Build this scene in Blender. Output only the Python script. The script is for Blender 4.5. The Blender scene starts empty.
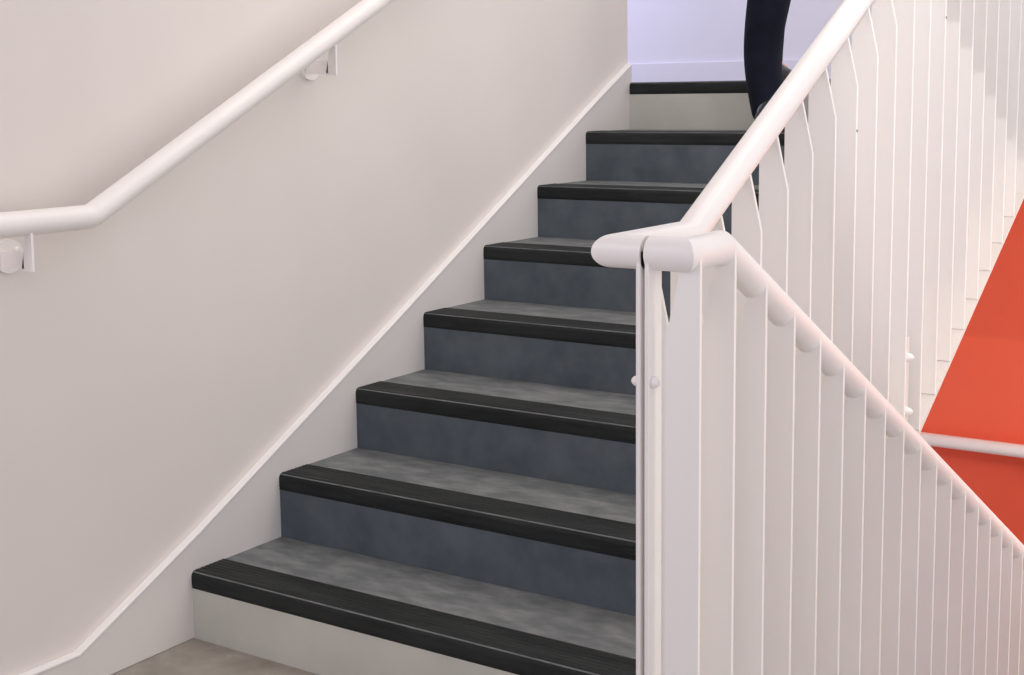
import bpy, bmesh, math, random
from mathutils import Vector, Matrix
random.seed(4)
S = bpy.context.scene
COL = S.collection

# ------------------------------------------------------------------ dimensions (metres)
RISE, GO = 0.17, 0.31773
SL = RISE / GO                       # pitch of both flights
NR = 8                               # risers per flight
XB, XU, BW = 1.532, 1.4105, 0.0615   # outer +X edge of lower / upper balusters, their width
PB = 0.1285                          # baluster spacing
YB, YU = -0.3346, 0.4351
ZHB = 1.0672
ZH = 1.0711                          # level hand height
TR = 0.0275                           # tube radius
XLR, XUR = XB - TR, XU - BW + TR     # tube axes
CUP, CLO = 1.10197, 0.95418
YCROSS = -0.334
YTOP = (NR - 1) * GO
ZTOP = NR * RISE
YFAR = 3.5
WX = -.020

# ------------------------------------------------------------------ helpers
def link(name, bm, mat, parent=None, smooth=False, bevel=0, seg=2):
    me = bpy.data.meshes.new(name)
    bmesh.ops.recalc_face_normals(bm, faces=bm.faces)
    bm.to_mesh(me); bm.free()
    o = bpy.data.objects.new(name, me)
    COL.objects.link(o)
    if mat: me.materials.append(mat)
    if parent: o.parent = parent
    if smooth:
        for p in me.polygons: p.use_smooth = True
    if bevel:
        b = o.modifiers.new('bevel', 'BEVEL'); b.width = bevel; b.segments = seg; b.limit_method = 'ANGLE'
        for p in me.polygons: p.use_smooth = True
        w = o.modifiers.new('wn', 'WEIGHTED_NORMAL'); w.keep_sharp = True
    return o

def thing(name, label, cat, loc=(0, 0, 0), group=None):
    o = bpy.data.objects.new(name, None); COL.objects.link(o)
    o.empty_display_size = .1; o.location = loc
    o['label'] = label; o['category'] = cat
    if group: o['group'] = group
    return o

def struct(name, bm, mat, label=None, **k):
    o = link(name, bm, mat, **k); o['kind'] = 'structure'
    if label: o['label'] = label
    return o

def box(bm, x0, x1, y0, y1, z0, z1):
    vs = [bm.verts.new((x, y, z)) for x in (x0, x1) for y in (y0, y1) for z in (z0, z1)]
    for f in ((0,1,3,2),(4,6,7,5),(0,4,5,1),(2,3,7,6),(0,2,6,4),(1,5,7,3)):
        bm.faces.new([vs[i] for i in f])
    return bm

def prism(bm, pts, axis, a, b):
    """extrude closed polygon; axis 0: pts=(y,z) along x, axis 1: pts=(x,z) along y"""
    def v(p, t): return (t, p[0], p[1]) if axis == 0 else (p[0], t, p[1])
    A = [bm.verts.new(v(p, a)) for p in pts]; B = [bm.verts.new(v(p, b)) for p in pts]
    bm.faces.new(A); bm.faces.new(B[::-1])
    n = len(pts)
    for i in range(n):
        bm.faces.new([A[i], A[(i+1) % n], B[(i+1) % n], B[i]])
    return bm

def tube(bm, pts, r, seg=28, cap=True):
    """mitred tube along a polyline"""
    pts = [Vector(p) for p in pts]; n = len(pts); rings = []
    d0 = (pts[1] - pts[0]).normalized()
    u = Vector((0, 0, 1)) if abs(d0.z) < .9 else Vector((1, 0, 0))
    u = (u - d0 * u.dot(d0)).normalized(); w = d0.cross(u)
    ring = [pts[0] + (u * math.cos(2*math.pi*i/seg) + w * math.sin(2*math.pi*i/seg)) * r for i in range(seg)]
    rings.append(ring)
    for j in range(1, n):
        d = (pts[j] - pts[j-1]).normalized()
        if j < n - 1:
            nx = (pts[j+1] - pts[j]).normalized(); pn = (d + nx).normalized()
        else: pn = d
        new = []
        for q in rings[-1]:
            t = (pts[j] - q).dot(pn) / d.dot(pn)
            new.append(q + d * t)
        rings.append(new)
    R = [[bm.verts.new(q) for q in ring] for ring in rings]
    for a, b in zip(R, R[1:]):
        for i in range(seg):
            bm.faces.new([a[i], a[(i+1) % seg], b[(i+1) % seg], b[i]])
    if cap:
        bm.faces.new(R[0][::-1]); bm.faces.new(R[-1])
    return bm

def rounded_path(pts, rad, n=6):
    pts = [Vector(p) for p in pts]; out = [pts[0]]
    for a, b, c in zip(pts, pts[1:], pts[2:]):
        u = (a - b).normalized(); v = (c - b).normalized()
        for i in range(n + 1):
            t = i / n
            p0 = b + u * rad; p2 = b + v * rad
            out.append(p0 * (1-t)**2 + b * 2*t*(1-t) + p2 * t*t)
    out.append(pts[-1]); return out

def sharp_smooth(o, ang=32):
    me = o.data
    for p in me.polygons: p.use_smooth = True
    bm = bmesh.new(); bm.from_mesh(me)
    for e in bm.edges:
        if len(e.link_faces) == 2 and e.calc_face_angle(0) > math.radians(ang): e.smooth = False
    bm.to_mesh(me); bm.free()
    return o

def dome(bm, c, axis, r, h, seg=20, rings=5):
    """dome with its flat base at c, bulging along axis"""
    c = Vector(c); a = Vector(axis).normalized()
    u = a.orthogonal().normalized(); w = a.cross(u); prev = None
    base = [bm.verts.new(c + (u*math.cos(2*math.pi*i/seg) + w*math.sin(2*math.pi*i/seg))*r) for i in range(seg)]
    bm.faces.new(base[::-1]); prev = base
    for j in range(1, rings):
        t = j / rings * math.pi / 2
        ring = [bm.verts.new(c + a*h*math.sin(t) + (u*math.cos(2*math.pi*i/seg) + w*math.sin(2*math.pi*i/seg))*r*math.cos(t)) for i in range(seg)]
        for i in range(seg): bm.faces.new([prev[i], prev[(i+1) % seg], ring[(i+1) % seg], ring[i]])
        prev = ring
    top = bm.verts.new(c + a*h)
    for i in range(seg): bm.faces.new([prev[i], prev[(i+1) % seg], top])
    return bm

# ------------------------------------------------------------------ materials
def srgb(r, g, b):
    f = lambda c: (c/255/12.92) if c/255 <= .04045 else ((c/255 + .055)/1.055)**2.4
    return (f(r), f(g), f(b), 1)

def mat(name, c1, c2=None, rough=.5, scale=4, detail=4, bump=0, bscale=60, stretch=(1,1,1), lo=.35, hi=.65, spec=.5, c3=None):
    m = bpy.data.materials.new(name); m.use_nodes = True
    nt = m.node_tree; b = nt.nodes['Principled BSDF']
    b.inputs['Roughness'].default_value = rough
    b.inputs['Specular IOR Level'].default_value = spec
    b.inputs['Base Color'].default_value = c1
    tc = nt.nodes.new('ShaderNodeTexCoord'); mp = nt.nodes.new('ShaderNodeMapping')
    mp.inputs['Scale'].default_value = stretch
    nt.links.new(tc.outputs['Object'], mp.inputs['Vector'])
    if c2:
        n = nt.nodes.new('ShaderNodeTexNoise'); n.inputs['Scale'].default_value = scale; n.inputs['Detail'].default_value = detail
        n.inputs['Roughness'].default_value = .6
        nt.links.new(mp.outputs[0], n.inputs['Vector'])
        r = nt.nodes.new('ShaderNodeValToRGB')
        r.color_ramp.elements[0].position = lo; r.color_ramp.elements[0].color = c1
        r.color_ramp.elements[1].position = hi; r.color_ramp.elements[1].color = c2
        if c3:
            e = r.color_ramp.elements.new(min(.97, hi + .14)); e.color = c3
        nt.links.new(n.outputs['Fac'], r.inputs['Fac']); nt.links.new(r.outputs['Color'], b.inputs['Base Color'])
    if bump:
        n2 = nt.nodes.new('ShaderNodeTexNoise'); n2.inputs['Scale'].default_value = bscale; n2.inputs['Detail'].default_value = 3
        nt.links.new(mp.outputs[0], n2.inputs['Vector'])
        bp = nt.nodes.new('ShaderNodeBump'); bp.inputs['Strength'].default_value = bump; bp.inputs['Distance'].default_value = .004
        nt.links.new(n2.outputs['Fac'], bp.inputs['Height']); nt.links.new(bp.outputs['Normal'], b.inputs['Normal'])
    return m

M = {}
M['wall'] = mat('wall_paint', srgb(228,220,214), srgb(232,224,219), rough=.7, scale=1.2, bump=.04, bscale=40, spec=.2)
M['skirt'] = mat('skirting_paint', srgb(224,218,214), srgb(228,223,219), rough=.5, scale=2, bump=.06, bscale=30)
M['bead'] = mat('bead_highlight_paint', srgb(250,246,243), srgb(252,248,246), rough=.4, scale=2)  # whiter than the skirting, painting in the highlight on its ledge
M['farwall'] = mat('far_wall_paint', srgb(226,224,234), srgb(231,229,238), rough=.7, scale=1, spec=.2)
M['rail'] = mat('white_enamel', srgb(244,238,234), srgb(246,241,237), rough=.32, scale=6, bump=.05, bscale=25)
M['blade'] = mat('white_enamel_bars', srgb(247,242,236), srgb(249,245,240), rough=.42, scale=3, bump=.04, bscale=20, stretch=(1,1,.2))
M['tread'] = mat('grey_linoleum_tread', srgb(104,107,108), srgb(128,130,130), rough=.6, scale=19, detail=9, bump=.12, bscale=70, stretch=(.6,1.3,1), lo=.38, hi=.6, c3=srgb(146,146,144), spec=.25)
M['riser'] = mat('blue_grey_linoleum_riser', srgb(76,84,91), srgb(98,106,112), rough=.6, scale=9, detail=5, bump=.06, bscale=50, lo=.3, hi=.75, spec=.3)
M['nosing'] = mat('black_rubber_nosing', srgb(30,33,33), srgb(48,51,50), rough=.6, scale=12, detail=6, bump=.6, bscale=70, stretch=(.25,1.5,1.5), lo=.38, hi=.72, c3=srgb(66,68,65), spec=.2)
M['riser_light'] = mat('pale_grey_riser', srgb(196,195,185), srgb(204,203,193), rough=.6, scale=5, bump=.05, spec=.25)
M['floor'] = mat('beige_grey_floor', srgb(146,138,128), srgb(168,160,150), rough=.6, scale=9, detail=6, lo=.35, hi=.65, bump=.05, c3=srgb(190,184,175), spec=.25)
M['red'] = mat('red_paint', srgb(250,108,78), srgb(252,112,82), rough=.6, scale=1.5, spec=.2)
M['red_shaded'] = mat('red_paint_shaded', srgb(232,94,68), srgb(236,99,73), rough=.6, scale=1.5, spec=.2)  # deeper red holds the shade below the handrail
M['ceiling'] = mat('ceiling_paint', srgb(235,232,230), srgb(238,235,233), rough=.8, scale=1)
M['trousers'] = mat('navy_trousers', srgb(14,16,28), srgb(20,24,38), rough=.85, scale=14, bump=.3, bscale=40, spec=.15)
M['jacket'] = mat('navy_jacket', srgb(20,22,34), srgb(30,33,48), rough=.85, scale=10, bump=.3, bscale=50, spec=.15)
M['shoe'] = mat('black_leather', srgb(12,12,14), srgb(20,20,22), rough=.35, scale=20)
M['skin'] = mat('skin', srgb(205,160,135), srgb(212,168,143), rough=.55, scale=8)
M['hair'] = mat('dark_hair', srgb(35,26,20), srgb(52,40,30), rough=.6, scale=30, stretch=(1,1,.2))
M['eye'] = mat('eye_white', srgb(235,232,228), None, rough=.2)
M['stringer'] = mat('stringer_paint', srgb(222,215,208), srgb(226,219,212), rough=.5, scale=2)
M['gap'] = mat('dark_joint', srgb(70,68,72), None, rough=.8)

# ------------------------------------------------------------------ setting
def quadbox(*b):
    bm = bmesh.new(); box(bm, *b); return bm

bm = bmesh.new()
box(bm, WX, 1.349, -3.0, .02, -.22, 0); box(bm, 1.349, XB, -3.0, -.43, -.22, 0); box(bm, XB, 3.0, -3.0, -.001, -.22, 0)
o = struct('floor', bm, M['floor'], 'beige grey half-landing floor at the foot of the dark stairs')
o = struct('floor_lower', quadbox(-.012, 4.2, 2*GO, YFAR + .02, -ZTOP - .2, -ZTOP), M['floor'], 'lower landing floor')
def slab(z0, z1):
    b = bmesh.new(); box(b, -1.6, 1.336, YTOP + .125, YFAR + .02, z0, z1); box(b, 1.336, 4.2, YTOP + .022, YFAR + .02, z0, z1); return b
bm = slab(ZTOP - .012, ZTOP)
o = struct('floor_upper', bm, M['floor'], 'upper landing floor above the last step')
o = struct('ceiling_lower', slab(.985, ZTOP - .012), M['stringer'], 'white slab edge and ceiling under the upper landing')
o = struct('wall_left', quadbox(-.20, WX, -3.0, YTOP + .02, -1.6, 4.2), M['wall'], 'plain white stairwell wall on the left')
o = struct('wall_back', quadbox(-1.6, 4.2, YFAR, YFAR + .15, 1.01, 4.2), M['farwall'], 'white wall across the upper landing with a lilac cast')
bm = bmesh.new(); box(bm, -.2, 4.2, YFAR, YFAR + .15, -.14, 1.01)
o = struct('wall_red', bm, M['red'], 'bright red painted wall beyond the white balusters')
o = struct('wall_red_lower', quadbox(-.2, 4.2, YFAR, YFAR + .15, -1.6, -.14), M['red_shaded'], 'lower part of the red wall, the shade under the white handrail put into its colour')
# left skirting: level on the landing, then following the flight
ZP = [(-3.0, .083), (-.345, .083), (.031, .265), (.837, .687), (1.361, .967), (2.001, 1.309), (YTOP + .018, 1.434)]
def skirt_poly():
    p = [(-3.0, .0)] + [(y, z - .002) for y, z in ZP] + [(YTOP + .018, ZTOP)]
    for k in range(NR - 1, -1, -1):
        y = k * GO + .03
        p += [(y, (k + 1) * RISE - .02), (y, k * RISE - (.02 if k else 0))]
    return p
bm = prism(bmesh.new(), skirt_poly(), 0, WX, 0.0)
o = struct('baseboard_left', bm, M['skirt'], 'white skirting board climbing the left wall beside the stairs')
bv = o.modifiers.new('bevel', 'BEVEL'); bv.width = .003; bv.segments = 2
bp = [(y, z - .007) for y, z in ZP] + [(y, z) for y, z in ZP[::-1]]
o = struct('highlight_trim', prism(bmesh.new(), bp, 0, WX, .003), M['bead'], 'thin bead added along the left skirting, its white painting in the ledge highlight', bevel=.002)
o = struct('baseboard_back', quadbox(-1.6, 4.2, YFAR - .014, YFAR, ZTOP, 1.462), M['farwall'], 'low white skirting on the upper landing wall', bevel=.003)
# unseen ceiling over the half landing; beam added to cast the balusters' stepped shadow
bm = bmesh.new(); box(bm, WX, 3.6, -3.0, .16, 3.2, 3.35); box(bm, WX, 3.6, .0, .16, 2.25, 3.2)
o = struct('ceiling', bm, M['ceiling'], 'unseen ceiling slab above the half landing with a beam added to shade the balusters')

# ------------------------------------------------------------------ stair flights
def nosing_bm(x0, x1, y, z, t=.0419, depth=.108, over=.0015):
    """grooved rubber strip lapping over the step edge"""
    r = .0145; top = z + .0018
    p = [(y + depth, z - .004), (y + depth, top)]
    yy = y + depth - .006
    while yy > y + .0195:
        p += [(yy, top), (yy - .0014, top - .0007), (yy - .0036, top - .0007), (yy - .005, top)]
        yy -= .0145
    cy, cz = y - over + r, top - r
    for i in range(7):
        a = math.pi/2 + i/6*math.pi/2
        p.append((cy + r*math.cos(a), cz + r*math.sin(a)))
    f = y - over
    p += [(f, z - t + .007), (f + .0012, z - t + .006), (f + .0012, z - t + .0045), (f, z - t + .0035), (f + .001, z - t), (y + .003, z - t), (y + .003, z - .004)]
    bm = bmesh.new(); prism(bm, p, 0, x0, x1)
    return bm

def step(parent, x0, x1, k, light, y0=0.0, z0=0.0, sgn=1, depth=GO, with_tread=True):
    """one step; sgn=+1 climbs towards +Y"""
    y, z = y0 + k*GO, z0 + (k + 1)*RISE
    rm = M['riser_light'] if light else M['riser']
    r = link('riser', quadbox(x0, x1, y, y + .018, z - RISE, z - .036), rm, parent)
    if light: r['label'] = 'pale grey riser'
    if with_tread:
        t = link('tread', quadbox(x0, x1, y + .003, y + GO + .001, z - .036, z), M['tread'], parent)
    else:
        t = link('tread', quadbox(x0, x1, y + .003, y + .124, z - .036, z), M['tread'], parent)
    n = link('nosing', nosing_bm(x0, x1, y, z), M['nosing'], t)
    sharp_smooth(n, 50)

f1 = thing('staircase', 'flight of dark grey steps with black ridged nosings climbing beside the left wall', 'stairs', (0, 0, 0))
for k in range(NR):
    step(f1, 0.0, 1.335, k, k in (0, NR - 1), with_tread=(k < NR - 1))
# underside slab and white outer stringer
zb = lambda y: SL*y - .2
bm = prism(bmesh.new(), [(.02, -.19), (YTOP + .02, zb(YTOP) + .01), (YTOP + .02, ZTOP - RISE - .04), (.02, -.05)], 0, 0.0, 1.334)
link('soffit', bm, M['blade'], f1)
p = [(-.0, zb(0)), (YTOP + .02, zb(YTOP + .02)), (YTOP + .02, ZTOP - .045)]
for k in range(NR - 1, -1, -1):
    p += [(k*GO + .004, (k + 1)*RISE - .045), (k*GO + .004, k*RISE - (.045 if k else .0))]
link('stringer', prism(bmesh.new(), p[:-1] + [(.004, -.0)], 0, 1.335, 1.348), M['stringer'], f1)

f2 = thing('staircase', 'flight of steps going down behind the near row of white balusters', 'stairs', (0, 0, -ZTOP))
# steps descending towards +Y : risers face +Y
X0, X1 = XB + .012, 2.95
for k in range(1, NR):
    z = -k*RISE; ya, yb = (k-1)*GO, k*GO
    zl = z + ZTOP
    link('riser', quadbox(X0, X1, yb - .018, yb, zl - RISE, zl - .036), M['riser'], f2)
    t = link('tread', quadbox(X0, X1, ya, yb - .003, zl - .036, zl), M['tread'], f2)
    bmn = nosing_bm(X0, X1, 0, 0)
    for v in bmn.verts: v.co = Vector((v.co.x, yb - v.co.y, v.co.z + zl))
    sharp_smooth(link('nosing', bmn, M['nosing'], t), 50)
bm = prism(bmesh.new(), [(.0, ZTOP - .19 - RISE), (YTOP, -.03), (YTOP, .0), (YTOP - .02, .12), (.0, ZTOP - RISE - .045)], 0, X0, X1)
link('soffit', bm, M['blade'], f2)
link('riser', quadbox(X0, X1, -.001, .015, ZTOP - RISE, ZTOP - .0), M['riser_light'], f2)['label'] = 'pale grey riser'
p = [(-.0, ZTOP + zb(0) + .0), (0, ZTOP - .01)]
for k in range(1, NR):
    p += [(k*GO - GO + .0, ZTOP - k*RISE - .0)] if False else []
p = [(0.0, ZTOP - .40), (0.0, ZTOP - .02), (YTOP, .0 + .03), (YTOP, -.0), (YTOP - .3, 0.0)]
link('stringer', prism(bmesh.new(), p, 0, XB - .0 + .0005, XB + .0115), M['blade'], f2)

# ------------------------------------------------------------------ balustrades
TH = .008
def blade(parent, y, ztop_axis, zbot, xo, xi, side, top_slope):
    """flat bar across the flight; xo = stair-side edge (straight), xi = well-side edge (tapered at the top).
       top end is cut to sit under / against the tube"""
    # tube axis is TR in from xo
    d = 1 if xi > xo else -1
    bm = bmesh.new()
    pts = [(xo, zbot), (xi, zbot), (xi, ztop_axis - .142), (xo + d*(TR + .003), ztop_axis - .002), (xo + d*TR, ztop_axis + .006), (xo, ztop_axis + .002)]
    prism(bm, pts, 1, y - TH/2, y + TH/2)
    return link('baluster', bm, M['blade'], parent, bevel=.0012, seg=2)

def axis_up(y): return max(ZHB, SL*y + CUP)
def axis_lo(y): return min(ZHB, -SL*y + CLO)

PB_N = 16
g1 = thing('balustrade', 'white balustrade rising beside the dark stairs, flat bars under a sloping tube', 'balustrade', (XUR, 0, 0))
off = Vector((XUR, 0, 0))
def put(o, origin):
    for v in o.data.vertices: v.co -= origin
    return o
for k in range(-5, 14):
    y = YU + k*PB
    zb_ = max(zb(y) + .004, -.62) if y > -.35 else -.62
    o = blade(g1, y, axis_up(y), zb(y) + .004 if y > .35 else min(zb(y), -.25) - .0, XU - BW, XU, 1, 0); put(o, off)
# three landing balusters beyond the last step
for k in range(14, 24):
    y = YU + k*PB
    if y > YFAR - .1: break
    bm = bmesh.new(); za = SL*(YTOP + .1) + CUP
    box(bm, XU - BW, XU, y - TH/2, y + TH/2, .987, za - .01)
    put(link('baluster', bm, M['blade'], g1, bevel=.0012), off)
# tube: split joint in the middle of the return
XM = (XUR + XLR) / 2
ykU = (ZHB - CUP) / SL
yend = YTOP + .1
path = [(XM - .0035, YCROSS, ZHB), (XUR, YCROSS, ZHB), (XUR, ykU, ZHB), (XUR, yend, SL*yend + CUP), (XUR, YFAR - .06, SL*yend + CUP)]
bm = tube(bmesh.new(), path, TR, 36)
put(sharp_smooth(link('handrail', bm, M['rail'], g1), 20), off)
# sloping bar closing the bar ends
bm = prism(bmesh.new(), [(.36, zb(.36) - .005), (YTOP, zb(YTOP) - .005), (YTOP, zb(YTOP) + .004), (.36, zb(.36) + .004)], 0, XU - BW, XU + .001)
put(link('bottom_bar', bm, M['stringer'], g1), off)
# end plate of this panel, running down the well
bm = box(bmesh.new(), XM - .0115, XM - .0035, YCROSS - .024, YCROSS + .022, -.9, ZH + .002)
e = put(link('end_plate', bm, M['rail'], g1, bevel=.002, seg=3), off)
bm = dome(bmesh.new(), (XM - .0115, YCROSS - .012, .860), (-1, 0, 0), .0095, .014)
put(link('bolt', bm, M['rail'], e, smooth=True), off)
# jointing plate further up with two dome bolts
yj = 1.118
bm = box(bmesh.new(), XU - .022, XU - .016, yj - .035, yj + .035, zb(yj) + .03, .70)
e = put(link('joint_plate', bm, M['stringer'], g1, bevel=.001), off)
for z in (.654, .515):
    bm = dome(bmesh.new(), (XU - .016, yj, z), (1, 0, 0), .0125, .024)
    put(link('bolt', bm, M['rail'], e, smooth=True), off)

for y, z in ((YU + 2*PB, 1.232), (YU + 7*PB, 1.504)):
    put(link('screw', dome(bmesh.new(), (XU, y, z), (1, 0, 0), .0032, .0015, 12, 3), M['gap'], g1), off)['label'] = 'tiny dark screw'
g2 = thing('balustrade', 'nearest white balustrade of flat bars, its tube dropping away to the right', 'balustrade', (XLR, 0, 0))
off2 = Vector((XLR, 0, 0))
for k in range(0, 21):
    y = YB + k*PB
    o = blade(g2, y, axis_lo(y), max(-SL*y - .42, -ZTOP + .002), XB, XB - BW, -1, 0); put(o, off2)
ykL = (CLO - ZHB) / SL
ye = YTOP + .25
path = [(XM + .0035, YCROSS, ZHB), (XLR, YCROSS, ZHB), (XLR, ykL, ZHB), (XLR, ye, -SL*ye + CLO), (XLR, ye + .3, -SL*ye + CLO)]
bm = tube(bmesh.new(), path, TR, 36)
put(sharp_smooth(link('handrail', bm, M['rail'], g2), 20), off2)
bm = box(bmesh.new(), XM + .0035, XM + .0115, YCROSS - .024, YCROSS + .022, -.9, ZH + .002)
e = put(link('end_plate', bm, M['rail'], g2, bevel=.002, seg=3), off2)
bm = dome(bmesh.new(), (XM + .0115, YCROSS - .010, .860), (1, 0, 0), .0100, .013)
put(link('bolt', bm, M['rail'], e, smooth=True), off2)
bm = prism(bmesh.new(), [(YB, -.26), (0.1, -.26), (YTOP + .2, -SL*(YTOP + .2) - .40), (YTOP + .2, -SL*(YTOP + .2) - .41), (0.1, -.43), (YB, -.43)], 0, XB - BW - .006, XB - BW)
# ------------------------------------------------------------------ wall handrails
def bracket(parent, y, zrail, xw, xr, off):
    b = box(bmesh.new(), xw + .012, xr - .010, y - .003, y + .003, zrail - .096, zrail - .062)
    br = put(link('bracket', b, M['rail'], parent, bevel=.001), off)
    pl = bmesh.new(); prism(pl, [(xr - .020, zrail - .101), (xr + .017, zrail - .101), (xr + .017, zrail - TR + .010), (xr - .002, zrail - TR + .010)], 1, y - .003, y + .003)
    put(link('bracket_plate', pl, M['rail'], br, bevel=.001), off)
    rs = bmesh.new()
    yc = y + .022
    tube(rs, [(xw, yc, zrail - .076), (xw + .007, yc, zrail - .076), (xw + .010, yc, zrail - .076)], .036, 32)
    put(sharp_smooth(link('wall_rose', rs, M['rail'], br)), off)
    for dy, dz in ((-.014, .008), (.018, .012)):
        sc = dome(bmesh.new(), (xw + .010, yc + dy, zrail - .076 + dz), (1, 0, 0), .007, .006)
        put(link('screw', sc, M['rail'], br, smooth=True), off)

XH = .08
h1 = thing('wall_handrail', 'white tubular handrail on the left wall, bending upwards to follow the stairs', 'handrail', (XH, 0, 0))
offh = Vector((XH, 0, 0))
ykh = -.317
RH = 0.509
zrl = lambda y: ZH + RH*(y - ykh)
bm = tube(bmesh.new(), [(XH, -2.2, ZH)] + rounded_path([(XH, -1.0, ZH), (XH, ykh, ZH), (XH, 2.05, zrl(2.05))], .012, 3), .0262, 36)
put(sharp_smooth(link('handrail', bm, M['rail'], h1), 20), offh)
for y in (-.48, .48, 1.45):
    bracket(h1, y, ZH if y < ykh else zrl(y), WX, XH, offh)
bracket(h1, -1.5, ZH, WX, XH, offh)

h2 = thing('wall_handrail', 'level white tubular handrail fixed to the red wall', 'handrail', (0, 3.42, -.14))
offr = Vector((0, 3.42, -.14))
bm = tube(bmesh.new(), [(.1, 3.42, -.14), (3.9, 3.42, -.14)], .027, 32)
put(sharp_smooth(link('handrail', bm, M['rail'], h2)), offr)
for x in (.3, 1.9, 3.5):
    b = bmesh.new(); box(b, x - .004, x + .004, 3.41, YFAR, -.20, -.165); box(b, x - .004, x + .004, 3.41, 3.43, -.18, -.15)
    put(link('bracket', b, M['rail'], h2), offr)

# ------------------------------------------------------------------ person climbing onto the upper landing
def skin_mesh(name, verts, edges, radii, mat_, parent, root=0, sub=2):
    me = bpy.data.meshes.new(name); me.from_pydata([Vector(v) for v in verts], edges, [])
    o = bpy.data.objects.new(name, me); COL.objects.link(o)
    if parent: o.parent = parent
    o.modifiers.new('skin', 'SKIN'); 
    for i, r in enumerate(radii):
        sv = me.skin_vertices[0].data[i]
        sv.radius = r if isinstance(r, tuple) else (r, r); sv.use_root = (i == root)
    s = o.modifiers.new('sub', 'SUBSURF'); s.levels = sub; s.render_levels = sub
    dg = bpy.context.evaluated_depsgraph_get()
    ev = o.evaluated_get(dg); m2 = bpy.data.meshes.new_from_object(ev)
    o.modifiers.clear(); o.data = m2
    for p in m2.polygons: p.use_smooth = True
    m2.materials.clear(); m2.materials.append(mat_)
    return o

PX, PY = .53, 2.10
P0 = Vector((PX, PY, 7*RISE + .003))
man = thing('person', 'person in dark navy trousers walking up the last step, only one leg in view', 'person', P0)
# local coordinates: x right, y forward (up the stairs), z up from the lower foot's tread
hip = .93
J = dict(
    pelvis=(.0, .10, hip), spine=(.0, .13, hip + .17), chest=(.0, .17, hip + .36), neck=(.0, .195, hip + .49), head0=(.0, .205, hip + .535),
    hL=(-.085, .11, hip - .05), hR=(.085, .10, hip - .05),
    kR=(.062, .02, .46), mR=(.052, -.016, .25), aR=(.125, -.10, .085),
    kL=(-.10, .40, .66), aL=(-.10, .37, RISE + .085),
    sL=(-.175, .18, hip + .43), sR=(.175, .18, hip + .43), eL=(-.24, .06, hip + .20), eR=(.24, .26, hip + .19), wL=(-.22, .06, hip - .04), wR=(.22, .46, hip + .08))
names = list(J); idx = {n: i for i, n in enumerate(names)}
E = [('pelvis','spine'),('spine','chest'),('chest','neck'),('neck','head0'),('pelvis','hL'),('pelvis','hR'),('hL','kL'),('kL','aL'),('hR','kR'),('kR','mR'),('mR','aR'),
     ('chest','sL'),('chest','sR'),('sL','eL'),('sR','eR'),('eL','wL'),('eR','wR')]
R = dict(pelvis=(.095,.095), spine=(.09,.09), chest=(.10,.095), neck=.055, head0=.055, hL=.07, hR=.07, kL=.056, kR=.050, mR=.034, aL=.036, aR=.026,
         sL=.045, sR=.045, eL=.034, eR=.034, wL=.024, wR=.024)
verts = [J[n] for n in names]; edges = [(idx[a], idx[b]) for a, b in E]; rad = [R[n] for n in names]
# feet
def add(v, r, frm):
    verts.append(v); rad.append(r); edges.append((frm, len(verts) - 1)); return len(verts) - 1
for s, a in (('L','aL'), ('R','aR')):
    ax, ay, az = J[a]; i = add((ax, ay + .10, az - .045), (.035, .028), idx[a]); add((ax, ay + .17, az - .055), (.03, .02), i)
# head
hx, hy, hz = J['head0']
i = add((0, hy + .01, hz + .075), (.07, .085), idx['head0']); i = add((0, hy + .015, hz + .15), (.075, .092), i); add((0, hy + .01, hz + .205), (.055, .07), i)
body = skin_mesh('body', verts, edges, rad, M['skin'], man)
# hands: palm and five fingers each
for s in (-1, 1):
    w = Vector(J['wL'] if s < 0 else J['wR']); e_ = Vector(J['eL'] if s < 0 else J['eR'])
    d = (w - e_).normalized(); side = Vector((0, 1, 0)) if s < 0 else Vector((-.2, .35, .9)).normalized()
    side = (side - d*side.dot(d)).normalized(); nrm = d.cross(side)
    vs = [tuple(w - d*.02), tuple(w + d*.05)]; rs = [.026, (.030, .022)]; es = [(0, 1)]
    for q, (o_, l_) in enumerate(((-.030, .060), (-.010, .072), (.010, .078), (.030, .070))):
        b0 = w + d*.08 + side*o_; c0 = b0 + d*l_*.55 + nrm*.008*s; t0 = c0 + d*l_*.45 + nrm*.022*s
        n = len(vs); vs += [tuple(w + d*.05 + side*o_*.8), tuple(b0), tuple(c0), tuple(t0)]; rs += [.013, .0095, .0085, .007]
        es += [(1, n), (n, n+1), (n+1, n+2), (n+2, n+3)]
    n = len(vs); vs += [tuple(w + d*.025 + side*.035), tuple(w + d*.06 + side*.055 + nrm*.01*s), tuple(w + d*.085 + side*.06 + nrm*.02*s)]; rs += [.014, .011, .008]
    es += [(0, n), (n, n+1), (n+1, n+2)]
    skin_mesh('hand', vs, es, rs, M['skin'], man, sub=2)
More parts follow.
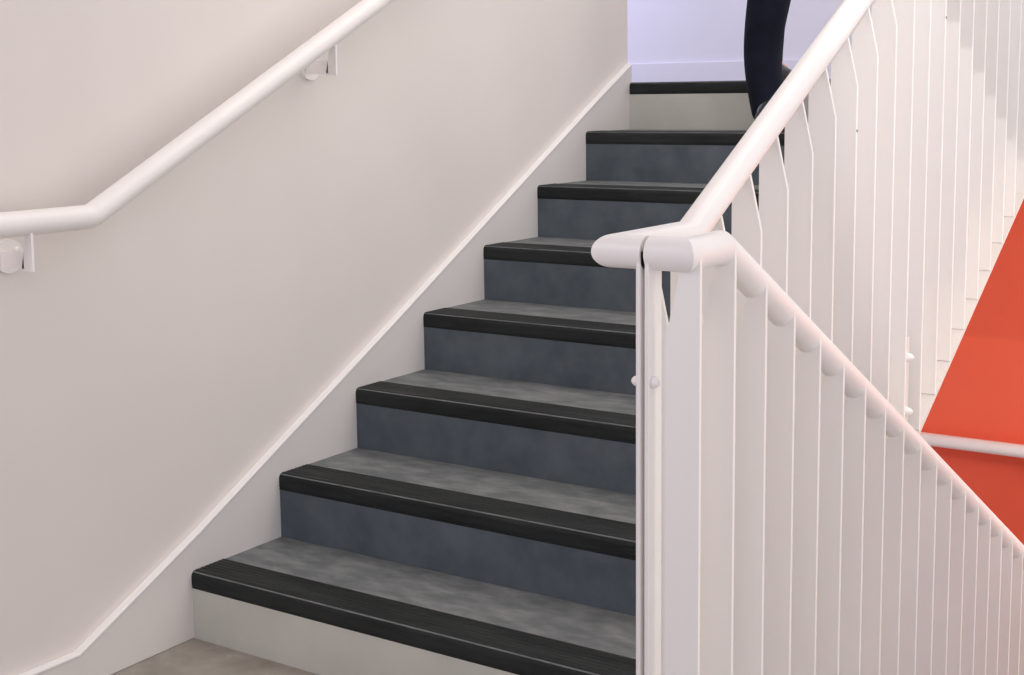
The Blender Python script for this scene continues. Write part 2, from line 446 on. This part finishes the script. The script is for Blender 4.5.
# face details (looking up the stairs, away from the camera)
hc = Vector((0, hy + .015, hz + .125))
nb = bmesh.new(); dome(nb, hc + Vector((0, .085, -.015)), (0, 1, -.3), .016, .03); link('nose', nb, M['skin'], man, smooth=True)
for s in (-1, 1):
    eb = bmesh.new(); dome(eb, hc + Vector((.03*s, .078, .012)), (0, 1, 0), .013, .009); ey = link('eye', eb, M['eye'], man, smooth=True)
    pb = bmesh.new(); dome(pb, hc + Vector((.03*s, .0855, .012)), (0, 1, 0), .006, .003); link('pupil', pb, M['shoe'], ey, smooth=True)
    rb = bmesh.new(); bmesh.ops.create_uvsphere(rb, u_segments=12, v_segments=8, radius=.03)
    for v in rb.verts: v.co = Vector((v.co.x*.35, v.co.y*.6, v.co.z)) + hc + Vector((.077*s, -.005, -.005))
    link('ear', rb, M['skin'], man, smooth=True)
mb = bmesh.new(); bmesh.ops.create_uvsphere(mb, u_segments=14, v_segments=8, radius=.024)
for v in mb.verts: v.co = Vector((v.co.x, v.co.y*.3, v.co.z*.28)) + hc + Vector((0, .083, -.052))
lip = link('mouth', mb, mat('lips', srgb(170,100,90)), man, smooth=True)
hb = bmesh.new(); bmesh.ops.create_uvsphere(hb, u_segments=24, v_segments=16, radius=.1)
for v in list(hb.verts):
    if v.co.z < -.06 or (v.co.y > .045 and v.co.z < .045): hb.verts.remove(v)
for v in hb.verts: v.co = Vector((v.co.x*.88, v.co.y*1.06, v.co.z*1.08)) + hc + Vector((0, -.012, .03))
ho = link('hair', hb, M['hair'], man, smooth=True); so = ho.modifiers.new('s', 'SOLIDIFY'); so.thickness = .012
# clothing
def limb(name, chain, rads, m, parent, sub=2):
    return skin_mesh(name, chain, [(i, i+1) for i in range(len(chain)-1)], rads, m, parent, sub=sub)
tv = [J['pelvis'], (0, .12, hip + .14), J['hL'], J['hR']]
te = [(0,1),(0,2),(0,3)]; tr = [(.165,.125),(.15,.115),.105,.108]
def leg(h, k, a, n0, right=False):
    h, k, a = Vector(h), Vector(k), Vector(a)
    pts = [h.lerp(k, .5), k + Vector((0,.005,.03)), k.lerp(a, .22), k.lerp(a, .5) + Vector((0,-.012,0)), k.lerp(a, .8), a + Vector((0, -.004, .0)), a + Vector((0, .0, -.055))]
    rr = [.092, .080, .077, .075, .068, .064, .067]
    if right:
        pts = [h.lerp(k, .5), Vector((.065, .02, .47)), Vector((.055, .0, .37)), Vector((.048, -.015, .25)), Vector((.078, -.05, .15)), Vector((.105, -.085, .07)), Vector((.122, -.10, .035))]
        rr = [.092, .080, .074, .067, .066, .060, .060]
    last = n0
    for p_, r_ in zip(pts, rr):
        tv.append(tuple(p_)); tr.append(r_); te.append((last, len(tv)-1)); last = len(tv)-1
leg(J['hL'], J['kL'], J['aL'], 2); leg(J['hR'], J['kR'], J['aR'], 3, True)
t = skin_mesh('trousers', tv, te, tr, M['trousers'], man, sub=2); t['label'] = 'dark navy trousers'
jv = [(0,.10,hip - .13),(0,.13,hip+.15),J['chest'],(0,.19,hip+.475),J['sL'],J['sR'],J['eL'],J['eR'],tuple(Vector(J['wL'])+Vector((0,-.005,.03))),tuple(Vector(J['wR'])+Vector((0,-.03,.01)))]
jacket = skin_mesh('jacket', jv, [(0,1),(1,2),(2,3),(2,4),(2,5),(4,6),(5,7),(6,8),(7,9)], [(.165,.150),(.150,.14),(.165,.14),.085,.078,.078,.058,.058,.042,.042], M['jacket'], man)
for a in ('aL', 'aR'):
    ax, ay, az = J[a]; zf = az - .085
    sb = bmesh.new(); out = []
    ring = 20; secs = [(-.075,.030,.05),(-.05,.040,.095),(0,.042,.11),(.05,.043,.085),(.10,.048,.062),(.155,.045,.050),(.20,.030,.040),(.218,.012,.028)]
    prev = None
    for (yy, wx, hz_) in secs:
        rg = []
        for i in range(ring):
            t_ = 2*math.pi*i/ring; c_, s_ = math.cos(t_), math.sin(t_)
            z_ = zf + max(0.0, (s_*.5 + .5)*hz_) ; z_ = zf if s_ < -.55 else z_
            rg.append(sb.verts.new((ax + wx*c_*(1 if s_ < .2 else .9), ay + yy, z_)))
        if prev:
            for i in range(ring): sb.faces.new([prev[i], prev[(i+1)%ring], rg[(i+1)%ring], rg[i]])
        else: sb.faces.new(rg[::-1])
        prev = rg
    sb.faces.new(prev)
    link('shoe', sb, M['shoe'], man, smooth=True)

# ------------------------------------------------------------------ camera
f, th, pi_, ro, cx, cy, cz, sy = 1375.41324, .58846, .12875, -.01179, 2.46511, -2.26386, 1.31662, 274.31482
F = Vector((-math.sin(th)*math.cos(pi_), math.cos(th)*math.cos(pi_), -math.sin(pi_)))
Rv = Vector((math.cos(th), math.sin(th), 0)); U = Rv.cross(F)
R2 = Rv*math.cos(ro) + U*math.sin(ro); U2 = -Rv*math.sin(ro) + U*math.cos(ro)
cam = bpy.data.cameras.new('camera'); co = bpy.data.objects.new('camera', cam); COL.objects.link(co)
m = Matrix((R2, U2, -F)).transposed().to_4x4(); m.translation = Vector((cx, cy, cz)); co.matrix_world = m
cam.sensor_fit = 'HORIZONTAL'; cam.sensor_width = 36; cam.lens = f*36/1024; cam.shift_y = (sy - 337.5)/1024; cam.clip_start = .02
S.camera = co

# ------------------------------------------------------------------ light
def area(name, loc, target, size, energy, color, sy_=None):
    l = bpy.data.lights.new(name, 'AREA'); l.energy = energy; l.color = color; l.size = size
    if sy_: l.shape = 'RECTANGLE'; l.size_y = sy_
    o = bpy.data.objects.new(name, l); COL.objects.link(o); o.location = loc
    o.rotation_euler = (Vector(target) - Vector(loc)).to_track_quat('-Z', 'Y').to_euler()
    return o
w = bpy.data.worlds.new('world'); S.world = w; w.use_nodes = True
bg = w.node_tree.nodes['Background']; bg.inputs[0].default_value = (1, .95, .93, 1); bg.inputs[1].default_value = 1.02
nt = w.node_tree
tc = nt.nodes.new('ShaderNodeTexCoord'); sx_ = nt.nodes.new('ShaderNodeSeparateXYZ'); cr = nt.nodes.new('ShaderNodeValToRGB'); mr = nt.nodes.new('ShaderNodeMapRange')
nt.links.new(tc.outputs['Generated'], sx_.inputs[0]); nt.links.new(sx_.outputs['Y'], mr.inputs['Value'])
mr.inputs['From Min'].default_value = -1; mr.inputs['From Max'].default_value = 1
cr.color_ramp.elements[0].position = .12; cr.color_ramp.elements[0].color = (.63, .63, .79, 1)
cr.color_ramp.elements[1].position = .55; cr.color_ramp.elements[1].color = (1, .965, .93, 1)
nt.links.new(mr.outputs[0], cr.inputs['Fac']); nt.links.new(cr.outputs['Color'], bg.inputs[0])
area('overhead_fill_light', (1.9, 1.4, 3.7), (.8, .8, .3), 2.2, 28, (1, .96, .92), 2.2)  # added overhead area light, no panel hangs here
area('side_light', (4.0, .4, 1.6), (0, .3, .9), 1.2, 12, (1, .94, .91), 1.2)
area('front_fill_light', (3.3, -3.3, 1.6), (1.0, .8, .9), 1.6, 8, (1, .94, .90), 1.6)
area('landing_window_light', (-1.3, 2.9, 2.2), (1.2, 3.5, 1.5), .9, 9, (.58, .60, 1.0), 1.2)
area('landing_fill_light', (1.1, 3.3, 2.3), (.1, .2, 1.1), .6, 7, (1, .96, .95), .6)  # added area light to shape the left handrail's wall shadow, no fitting
area('left_front_light', (.2, -1.6, 1.9), (1.4, 1.0, .3), .8, 7, (1, .94, .88), .8)
area('red_wall_light', (3.0, 2.5, .7), (1.1, 3.5, .45), .8, 17, (1, .95, .9), .5)
def spot(name, loc, target, energy, deg, blend, r):
    l = bpy.data.lights.new(name, 'SPOT'); l.energy = energy; l.spot_size = math.radians(deg); l.spot_blend = blend; l.shadow_soft_size = r
    l.color = (1, .96, .93)
    o = bpy.data.objects.new(name, l); COL.objects.link(o); o.location = loc
    o.rotation_euler = (Vector(target) - Vector(loc)).to_track_quat('-Z', 'Y').to_euler()
spot('small_spotlight', (3.0, -1.2, 2.868), (1.42, 1.7, .95), 105, 27, .6, .005)

S.view_settings.view_transform = 'Standard'
S.view_settings.look = 'None'
S.view_settings.exposure = 0
S.cycles.max_bounces = 8; S.cycles.diffuse_bounces = 4
try:
    S.cycles.use_denoising = True
except Exception: pass
